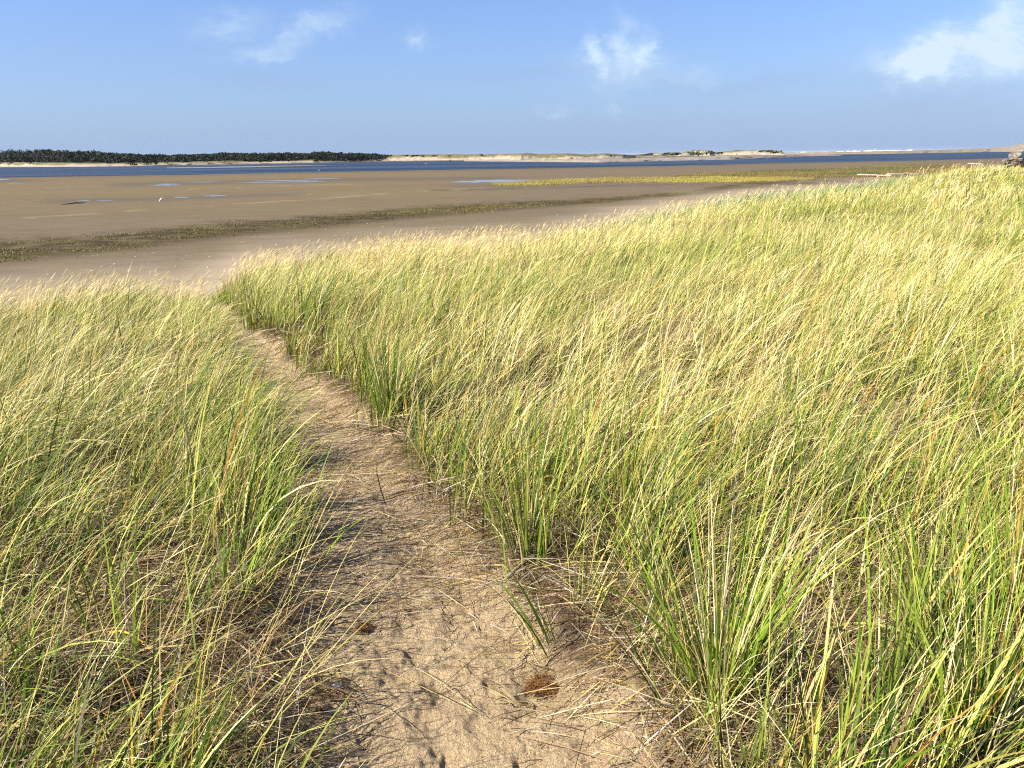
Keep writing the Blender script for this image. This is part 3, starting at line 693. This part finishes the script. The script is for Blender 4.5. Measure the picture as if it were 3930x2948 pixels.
# ------------------------------------------------------------------ single tufts one can point to
def Hf(x, y): return H(x, y)
def tuft(px, py, label, ng, nd, L, lean_az, lean, spread, rg, wide=.5, group=None):
    p, _ = hit(px, py, H); o = empty('grass_tuft', p); tag(o, label, 'grass tuft', group)
    for nm, n, dead in (('green_blade', ng, 0.0), ('dry_blade', nd, 1.0)):
        if not n: continue
        an = rg.uniform(0, 2 * np.pi, n); rd = rg.gamma(2, .018, n) * (1 + spread); x = rd * np.cos(an); y = rd * np.sin(an)
        zz = H(x + p[0], y + p[1]) - p[2] - .01
        vx = np.cos(an) * spread * rg.uniform(.2, 1, n) + lean * math.cos(lean_az) + rg.normal(0, .1, n); vy = np.sin(an) * spread * rg.uniform(.2, 1, n) + lean * math.sin(lean_az) + rg.normal(0, .1, n)
        mag = np.hypot(vx, vy); w = np.where(rg.random(n) < wide, rg.uniform(.006, .0095, n), rg.uniform(.0025, .005, n)) * (1 if dead == 0 else .55)
        if dead: c1 = pick(STRAW, n, rg); c0 = c1 * .6; c2 = c1
        else:
            c1 = pick(np.array([(.10, .17, .012), (.17, .25, .02), (.24, .33, .03), (.07, .125, .014)]), n, rg); c0 = c1 * .8; c2 = np.where(rg.random((n, 1)) < .5, pick(YELG, n, rg), c1 * 1.2)
        v = blades(np.stack([x, y, zz], -1), L * rg.uniform(.5, 1.1, n), np.arctan2(vy, vx), np.clip(mag * .55, 0, 1.1), np.clip(mag * .7 + rg.normal(0, .1, n), 0, 1.5), w, rg.uniform(-.8, .8, n), c0, c1, np.clip(c2, 0, .8), 8)
        b = Bag(); b.add(v); b.build(nm + 's', M_grass, o)
LEFT = math.pi
for a in [(2120, 2500, 'small green tuft leaning left over the sand at the right edge of the path', 14, 6, .42, LEFT - .5, .75, .25),
          (2480, 2520, 'sparse upright green tuft between the path and the big clump', 7, 5, .42, math.pi / 2, .15, .12),
          (2740, 2700, 'large dense green clump fanning out at the right of the path, nearest the camera', 150, 110, .74, math.pi / 2 + .3, .22, .85),
          (2010, 2160, 'tall green clump with reddish foot on the right edge of the path', 55, 45, .72, LEFT - .9, .25, .5),
          (1500, 1610, 'dense dark green clump where the right edge of the path bends', 80, 50, .68, math.pi / 2, .2, .5),
          (1060, 2860, 'broad-bladed green tuft lying flat to the left beside the path foot', 10, 6, .55, LEFT - .25, 1.25, .3),
          (480, 2650, 'bright green wide-bladed tuft standing in dead thatch at the bottom left', 16, 10, .62, math.pi / 2 + .5, .3, .55),
          (120, 2780, 'green tuft at the bottom left corner of the picture', 22, 14, .6, math.pi / 2 + .8, .35, .5),
          (1130, 2180, 'tall thin green tuft on the left edge of the path, leaning over the sand', 16, 12, .60, .3, .4, .6),
          (1010, 2060, 'upright dark green tuft on the left bank of the path, halfway down the picture', 60, 24, .56, .6, .3, .4),
          (905, 1780, 'green tuft on the left bank where the path narrows', 70, 30, .56, .5, .35, .4),
          (900, 2330, 'green tuft with wide blades at the left bank beside the shaded thatch', 34, 22, .52, .9, .3, .5),
          (3720, 2900, 'dense bright green clump in the bottom right corner', 150, 70, .72, math.pi / 2 - .3, .3, .75),
          (3560, 2480, 'bright green broad-bladed clump above the bottom right corner clump', 70, 30, .62, math.pi / 2, .3, .6),
          (3880, 2420, 'bright green clump at the right edge of the picture, above the corner', 80, 40, .66, math.pi / 2, .3, .55),
          (3350, 2800, 'loose green and straw tuft left of the bottom right corner clump', 34, 34, .7, math.pi / 2 + .3, .2, .55)]:
    tuft(*a, rg)

# ------------------------------------------------------------------ low plants on the flat
def low_cover(name, label, n, inside, z0, L, w, pal, pal2, seed, seg=2, upr=.5):
    rs_ = np.random.default_rng(seed); px, py = inside(n, rs_); n = len(px)
    dirs = np.array([pxdir(a, b) for a, b in zip(px, py)]); t = -CZ / np.minimum(dirs[:, 2], -1e-4); x = dirs[:, 0] * t; y = dirs[:, 1] * t
    L_ = rs_.uniform(L[0], L[1], n) * (1 + fbm(x * .25, y * .25, 3, seed) * 1.2); k1 = pick(pal, n, rs_); m_ = rs_.random(n) < np.clip(.4 + fbm(x * .12, y * .2, 3, seed + 2) * 2.5, 0, 1); k2 = pick(pal2, n, rs_); k1[m_] = k2[m_]
    b = Bag(); b.add(blades(np.stack([x, y, np.full(n, z0 - .02)], -1), np.maximum(L_, .03), WIND + rs_.normal(0, 1.2, n), rs_.uniform(0, upr, n), rs_.uniform(.2, 1.2, n), rs_.uniform(*w, n), rs_.uniform(-1, 1, n), k1 * .7, k1, k1 * 1.1, seg))
    tag(b.build(name, M_grass), label, 'plants', None, 'stuff')
def in_band(xs, top, bot, jit=0.0, taper=True):
    def f(n, rs_):
        px = rs_.uniform(xs[0], xs[-1], n); v = rs_.random(n); a = np.interp(px, xs, top); b = np.interp(px, xs, bot)
        py = a + (b - a) * v + rs_.normal(0, jit, n); return px, py
    return f
def algae_in(n, rs_):
    px = rs_.uniform(-300, 2950, n); yc = np.interp(px, AB_X, AB_Y); h = np.interp(px, AB_X, AB_H); py = yc + rs_.normal(-.15, .5, n) * h
    d = np.array([pxdir(a, b) for a, b in zip(px, py)]); t = -CZ / d[:, 2]; x, y = d[:, 0] * t, d[:, 1] * t
    k = fbm(x * .45, y * 1.0, 4, 131, .7) > .03; return px[k], py[k]
low_cover('algae', 'mossy olive-yellow clumps of weed along the dark strandline across the flat', 110000, algae_in, .0, (.03, .11), (.010, .035),
          np.array([(.14, .115, .025), (.085, .07, .018), (.21, .17, .04)]), np.array([(.045, .034, .014), (.075, .06, .02)]), 141, 2, 1.2)
low_cover('marsh_grass', 'bright yellow-green tongue of low marsh plants beside the tide pool', 90000,
          in_band([1885, 1936, 2049, 2342, 2591, 2681, 2794, 2950, 3120], [709, 705, 694, 685, 682, 673, 676, 682, 688], [711, 713, 713, 701, 701, 700, 700, 696, 689], 1.0), 0, (.12, .30), (.025, .05),
          np.array([(.27, .22, .04), (.22, .20, .036), (.31, .24, .06)]), np.array([(.20, .13, .05), (.14, .14, .035), (.26, .19, .075)]), 143)
low_cover('marsh_meadow', 'olive and rust-brown salt marsh behind the driftwood log', 110000,
          in_band([2590, 2700, 2794, 2930, 3201, 3427, 3608, 3750, 3900], [678, 668, 666, 656, 647, 634, 631, 640, 650], [681, 676, 680, 688, 680, 680, 690, 690, 680], .8), 0, (.16, .36), (.03, .06),
          np.array([(.15, .115, .028), (.17, .12, .03), (.19, .115, .035)]), np.array([(.075, .085, .03), (.065, .08, .03)]), 147)

# ------------------------------------------------------------------ things on the beach
def tube(name, pts, rad, mat, parent=None, n=8, seed=0, noise=.15):
    pts = np.array(pts, float); rad = np.array(rad, float); rs_ = np.random.default_rng(seed); V = []
    T = np.gradient(pts, axis=0); T /= np.linalg.norm(T, axis=1)[:, None]
    for i, (p, r_, t) in enumerate(zip(pts, rad, T)):
        h = np.cross(t, (0, 0, 1)) if abs(t[2]) < .95 else np.cross(t, (1, 0, 0)); h /= np.linalg.norm(h); u_ = np.cross(h, t)
        for j in range(n):
            a = 2 * math.pi * j / n; q = r_ * (1 + rs_.uniform(-noise, noise)); V.append(p + (h * math.cos(a) + u_ * math.sin(a)) * q)
    m_ = len(pts); F = [(i * n + j, i * n + (j + 1) % n, (i + 1) * n + (j + 1) % n, (i + 1) * n + j) for i in range(m_ - 1) for j in range(n)]
    V.append(pts[0]); V.append(pts[-1]); a, b = m_ * n, m_ * n + 1
    F += [(a, (j + 1) % n, j, j) for j in range(n)]; F += [(b, (m_ - 1) * n + j, (m_ - 1) * n + (j + 1) % n, (m_ - 1) * n + (j + 1) % n) for j in range(n)]
    me = bpy.data.meshes.new(name); me.from_pydata([tuple(v) for v in V], [], [tuple(dict.fromkeys(f)) for f in F]); me.materials.append(mat)
    for p in me.polygons: p.use_smooth = True
    o = bpy.data.objects.new(name, me); C.objects.link(o)
    if parent: o.parent = parent
    return o
# gull bending down to the wet sand
def gull(px, py, size, label, facing=-1):
    p = on_plane(px, py); o = empty('gull', p); tag(o, label, 'gull'); s = size; f = facing
    def T(a): return [(q[0] * s * f, q[1] * s, q[2] * s) for q in a]
    # body, neck and head as one surface, tail up behind, bill to the sand
    b = tube('body', T([(-.46, 0, .47), (-.36, 0, .47), (-.22, 0, .44), (-.05, 0, .40), (.10, 0, .36), (.20, 0, .29), (.27, 0, .20), (.32, 0, .13), (.375, 0, .085), (.40, 0, .07)]),
             [s * q for q in (.02, .06, .11, .145, .135, .09, .062, .06, .05, .02)], M_white, o, 12, 1, .02)
    tube('bill', T([(.39, 0, .075), (.43, 0, .04), (.46, 0, .012)]), [s * .018, s * .014, s * .004], M_orange, o, 6, 2, 0)
    for sy in (-1, 1):
        tube('wing', T([(-.56, .05 * sy, .50), (-.40, .08 * sy, .50), (-.2, .12 * sy, .485), (-.02, .13 * sy, .45), (.1, .11 * sy, .40)]), [s * q for q in (.008, .035, .06, .065, .02)], M_wing, o, 8, 3, .02)
        lg = tube('leg', T([(-.02, .05 * sy, .28), (-.03, .05 * sy, .14), (-.02, .05 * sy, .01)]), [s * .018, s * .011, s * .011], M_orange, o, 6, 4, 0)
        tube('foot', T([(-.04, .05 * sy, .008), (.03, .05 * sy, .008), (.07, .06 * sy, .006)]), [s * .012, s * .02, s * .006], M_orange, lg, 6, 5, 0)
    return o
gull(622, 775, .66, 'white gull with grey wings bending to feed on the wet sand flat', -1)
gull(1226, 658, .9, 'tiny white gull at the water edge far out, leftmost of the two distant gulls', 1)
gull(1636, 633, 1.6, 'tiny white gull out on the channel, rightmost of the two distant gulls', 1)
# driftwood
p = on_plane(236, 786); q = on_plane(328, 780); 
def lerp(t): return p + (q - p) * t
tag(tube('driftwood_stick', [lerp(t) + np.array((0, 0, .03 + z)) for t, z in ((0, 0), (.2, .01), (.45, .03), (.6, .06), (.72, .03), (1, .03))], [.025, .035, .045, .06, .045, .015], M_dark, None, 8, 3, .3), 'dark waterlogged stick lying on the flat left of the gull', 'driftwood')
def log(a, b, r_, label, seed, bend=.1, mat=M_drift, fork=False, zb=0.0):
    A = on_plane(*a, zb); B = on_plane(*b, zb); rs_ = np.random.default_rng(seed); n = 12; t = np.linspace(0, 1, n)
    pts = A[None] + (B - A)[None] * t[:, None] + rs_.normal(0, bend, (n, 3)) * np.array((0, 1, .25)); pts[:, 2] = zb + r_ * .8 + np.abs(rs_.normal(0, bend * .35, n)); rad = r_ * (1 - .45 * t) * (1 + rs_.uniform(-.12, .12, n))
    o = empty('driftwood_log', A); tag(o, label, 'driftwood'); pts = pts - A[None]
    tube('trunk', pts, rad, mat, o, 10, seed, .12)
    if fork:
        c_ = pts[-2]; tube('branch_stub', [c_, c_ + np.array((.05, 0, .4)), c_ + np.array((.02, .05, .85))], [.09, .07, .05], mat, o, 8, seed + 1, .15)
LZ = 0
log((3289, 676), (3420, 680), .17, 'long pale driftwood log, left of the two lying before the marsh', 5)
log((3405, 679), (3556, 674), .24, 'thick pale driftwood log with an upright stub, right of the two before the marsh', 6, .16, fork=True)
log((3716, 631), (3772, 634), .2, 'short grey driftwood log on the sand left of the boulders', 7)
# boulders
def boulder(name, c, dims, seed, label, rot=0.0):
    import bmesh
    bm = bmesh.new(); bmesh.ops.create_cube(bm, size=2)
    bmesh.ops.subdivide_edges(bm, edges=bm.edges[:], cuts=14, use_grid_fill=True)
    rs_ = np.random.default_rng(seed); pl = rs_.normal(0, 1, (9, 3)); pl /= np.linalg.norm(pl, axis=1)[:, None]; dd = rs_.uniform(.72, .98, 9)
    co = np.array([v.co[:] for v in bm.verts]); r_ = np.linalg.norm(co, axis=1); sp = co / r_[:, None]
    co = sp * np.minimum(r_, 1.18)[:, None]
    for n_, d_ in zip(pl, dd):
        ex = co @ n_ - d_; co = co - np.maximum(ex, 0)[:, None] * n_
    nz_ = fbm(co[:, 0] * 2.2 + co[:, 2], co[:, 1] * 2.2 + co[:, 2] * 3.1, 4, seed, .6)
    strat = np.abs(((co[:, 2] * 2.3 + fbm(co[:, 0] * 1.4, co[:, 1] * 1.4, 2, seed)) % 1) - .5); co = co * (1 + nz_[:, None] * .28 - (strat < .1)[:, None] * .07)
    co = co * np.array(dims); cr, sr = math.cos(rot), math.sin(rot); co = np.stack([co[:, 0] * cr - co[:, 1] * sr, co[:, 0] * sr + co[:, 1] * cr, co[:, 2]], -1)
    for v, q_ in zip(bm.verts, co): v.co = q_
    me = bpy.data.meshes.new(name); bm.to_mesh(me); bm.free(); me.materials.append(M_rock)
    o = bpy.data.objects.new(name, me); C.objects.link(o); o.location = c; tag(o, label, 'boulder'); return o
RX, RY, RZ = ROCK; RZ = RZ - .12
boulder('boulder', (RX, RY, RZ + .16), (.66, .5, .30), 3, 'broad layered boulder sitting in the grass under the upper boulder', .2)
boulder('boulder', (RX - .02, RY, RZ + .58), (.33, .30, .23), 9, 'smaller blocky boulder resting on top of the broad one', -.3)
boulder('boulder', (RX + .72, RY + .5, RZ + .05), (.34, .4, .22), 12, 'dark boulder right of the broad one, at the edge of the picture', .6)
# white shells on the flat
proto = None
rs_ = np.random.default_rng(77)
def shell_mesh():
    V = [(0, 0, .03)]; n = 9
    for k_, (r_, z) in enumerate(((.045, .026), (.075, .008))):
        for j in range(n): a = 2 * math.pi * j / n; q_ = r_ * (1 + .12 * math.cos(5 * a)); V.append((q_ * math.cos(a), q_ * .75 * math.sin(a), z))
    F = [(0, 1 + j, 1 + (j + 1) % n) for j in range(n)] + [(1 + j, 1 + n + j, 1 + n + (j + 1) % n, 1 + (j + 1) % n) for j in range(n)] + [tuple(reversed(range(1 + n, 1 + 2 * n)))]
    me = bpy.data.meshes.new('shell'); me.from_pydata(V, [], F); me.materials.append(M_shell); return me
SM = shell_mesh()
spots = [(16, 970), (18, 1067), (390, 1024), (397, 1022), (352, 1040), (348, 964), (185, 1054), (440, 1014), (572, 1009), (590, 970), (700, 995), (715, 980), (797, 1023), (805, 985), (798, 1027), (851, 877), (1000, 938), (1060, 940), (1110, 894), (1187, 924), (1190, 930), (1062, 939), (1300, 918), (1290, 905), (1335, 895), (1470, 870), (1560, 900), (1590, 785), (1410, 858), (1700, 845), (1850, 838), (1912, 840), (1925, 872), (2078, 787), (2140, 825), (2324, 736), (1600, 920), (1870, 790), (2390, 800), (675, 1022), (500, 1040), (520, 985), (930, 930), (1250, 880), (1720, 810), (660, 1000)]
for i, (a, b) in enumerate(spots):
    o = bpy.data.objects.new('shell', SM); C.objects.link(o); o.location = on_plane(a, b, .002); o.rotation_euler = (0, 0, rs_.uniform(0, 6)); k_ = rs_.uniform(.35, .7); o.scale = (k_,) * 3
    tag(o, 'small white shell fragment lying on the grey-brown tidal flat', 'shell', 'white shells scattered over the flat')
p_, _ = hit(1292, 2636, H); o = bpy.data.objects.new('shell', SM); C.objects.link(o); o.location = p_; o.scale = (.28,) * 3; o.rotation_euler = (.4, .2, 1); tag(o, 'tiny white chip on the left side of the sandy path, near the camera', 'shell')
# fibrous brown clumps on the path
def fibre(px, py, r_, n, label, seed, flat=.42):
    p, _ = hit(px, py, H); rs_ = np.random.default_rng(seed); o = empty('root_clump', p); tag(o, label, 'root clump')
    import bmesh
    bm = bmesh.new(); bmesh.ops.create_icosphere(bm, subdivisions=4, radius=r_ * .86)
    co = np.array([v.co[:] for v in bm.verts]); k_ = .85 + fbm(co[:, 0] / r_ * 1.6 + 7, co[:, 1] / r_ * 1.6, 2, seed + 4) * 1.0 + fbm(co[:, 0] * 60 + co[:, 2] * 40, co[:, 1] * 60, 4, seed, .7) * .55
    co[:, 0] *= 1 + .35 * np.sin(co[:, 1] / r_ * 2.1 + seed)
    for v, q_, kk in zip(bm.verts, co, k_): v.co = (q_[0] * kk, q_[1] * kk * .9, q_[2] * kk * flat + r_ * .15)
    me = bpy.data.meshes.new('core'); bm.to_mesh(me); bm.free(); me.materials.append(M_core); c_ = bpy.data.objects.new('core', me); C.objects.link(c_); c_.parent = o
    a = rs_.uniform(0, 2 * np.pi, n); el_ = rs_.uniform(-.1, 1.5, n); d = np.stack([np.cos(a) * np.cos(el_), np.sin(a) * np.cos(el_) * .9, np.sin(el_) * flat], -1) * r_ * .8 * rs_.uniform(.7, 1.05, (n, 1))
    d[:, 2] += r_ * .15; pal = np.array([(.20, .085, .026), (.13, .06, .022), (.28, .145, .052), (.08, .04, .02)]); c = pick(pal, n, rs_)
    b = Bag(); b.add(blades(d, rs_.uniform(.25, .8, n) * r_, rs_.uniform(0, 2 * np.pi, n), rs_.uniform(1.35, 1.85, n), rs_.uniform(-.5, .8, n), rs_.uniform(.0007, .0018, n), rs_.uniform(-1, 1, n), c, c, c * 1.1, 5, 1.0)); b.build('fibres', M_straw, o)
m = Mat('root_core', .95, .1); m.col(m.ramp(m.noise(90, 6, .7), [(.3, (.05, .022, .011)), (.7, (.22, .095, .033))])); m.bump(m.noise(120, 5, .7), 1, .01); M_core = m.m
fibre(2085, 2640, .065, 1100, 'large rust-brown fibrous root clump in a hollow at the right of the path', 3)
fibre(1395, 2410, .032, 450, 'small orange-brown fibrous clump on the left side of the path', 4)
fibre(1225, 2735, .022, 200, 'tiny reddish fibrous clump in the litter at the left foot of the path', 5, .4)
# dark dead stalk standing on the path
p_, _ = hit(1480, 1935, H); o = tube('dead_stalk', [(0, 0, 0), (-.02, .0, .08), (-.035, .01, .17), (-.03, .02, .27)], [.003, .0028, .0022, .0012], M_dark, None, 6, 1, .2); o.location = p_; tag(o, 'thin dark dead stalk standing upright out of the path', 'stalk')
# the air: thin sea haze over the whole estuary
import bmesh
bm = bmesh.new(); bmesh.ops.create_cube(bm, size=1); me = bpy.data.meshes.new('haze'); bm.to_mesh(me); bm.free()
hz_o = bpy.data.objects.new('haze', me); C.objects.link(hz_o); hz_o.scale = (90000, 90000, 40); hz_o.location = (0, 0, 18.0); hz_o['kind'] = 'stuff'
hm = bpy.data.materials.new('haze'); hm.use_nodes = True; hn = hm.node_tree; hn.nodes.remove(hn.nodes['Principled BSDF'])
pv = hn.nodes.new('ShaderNodeVolumePrincipled'); pv.inputs['Color'].default_value = (.80, .88, 1, 1); pv.inputs['Density'].default_value = HAZE; pv.inputs['Anisotropy'].default_value = .2
hn.links.new(pv.outputs[0], hn.nodes['Material Output'].inputs['Volume']); me.materials.append(hm)
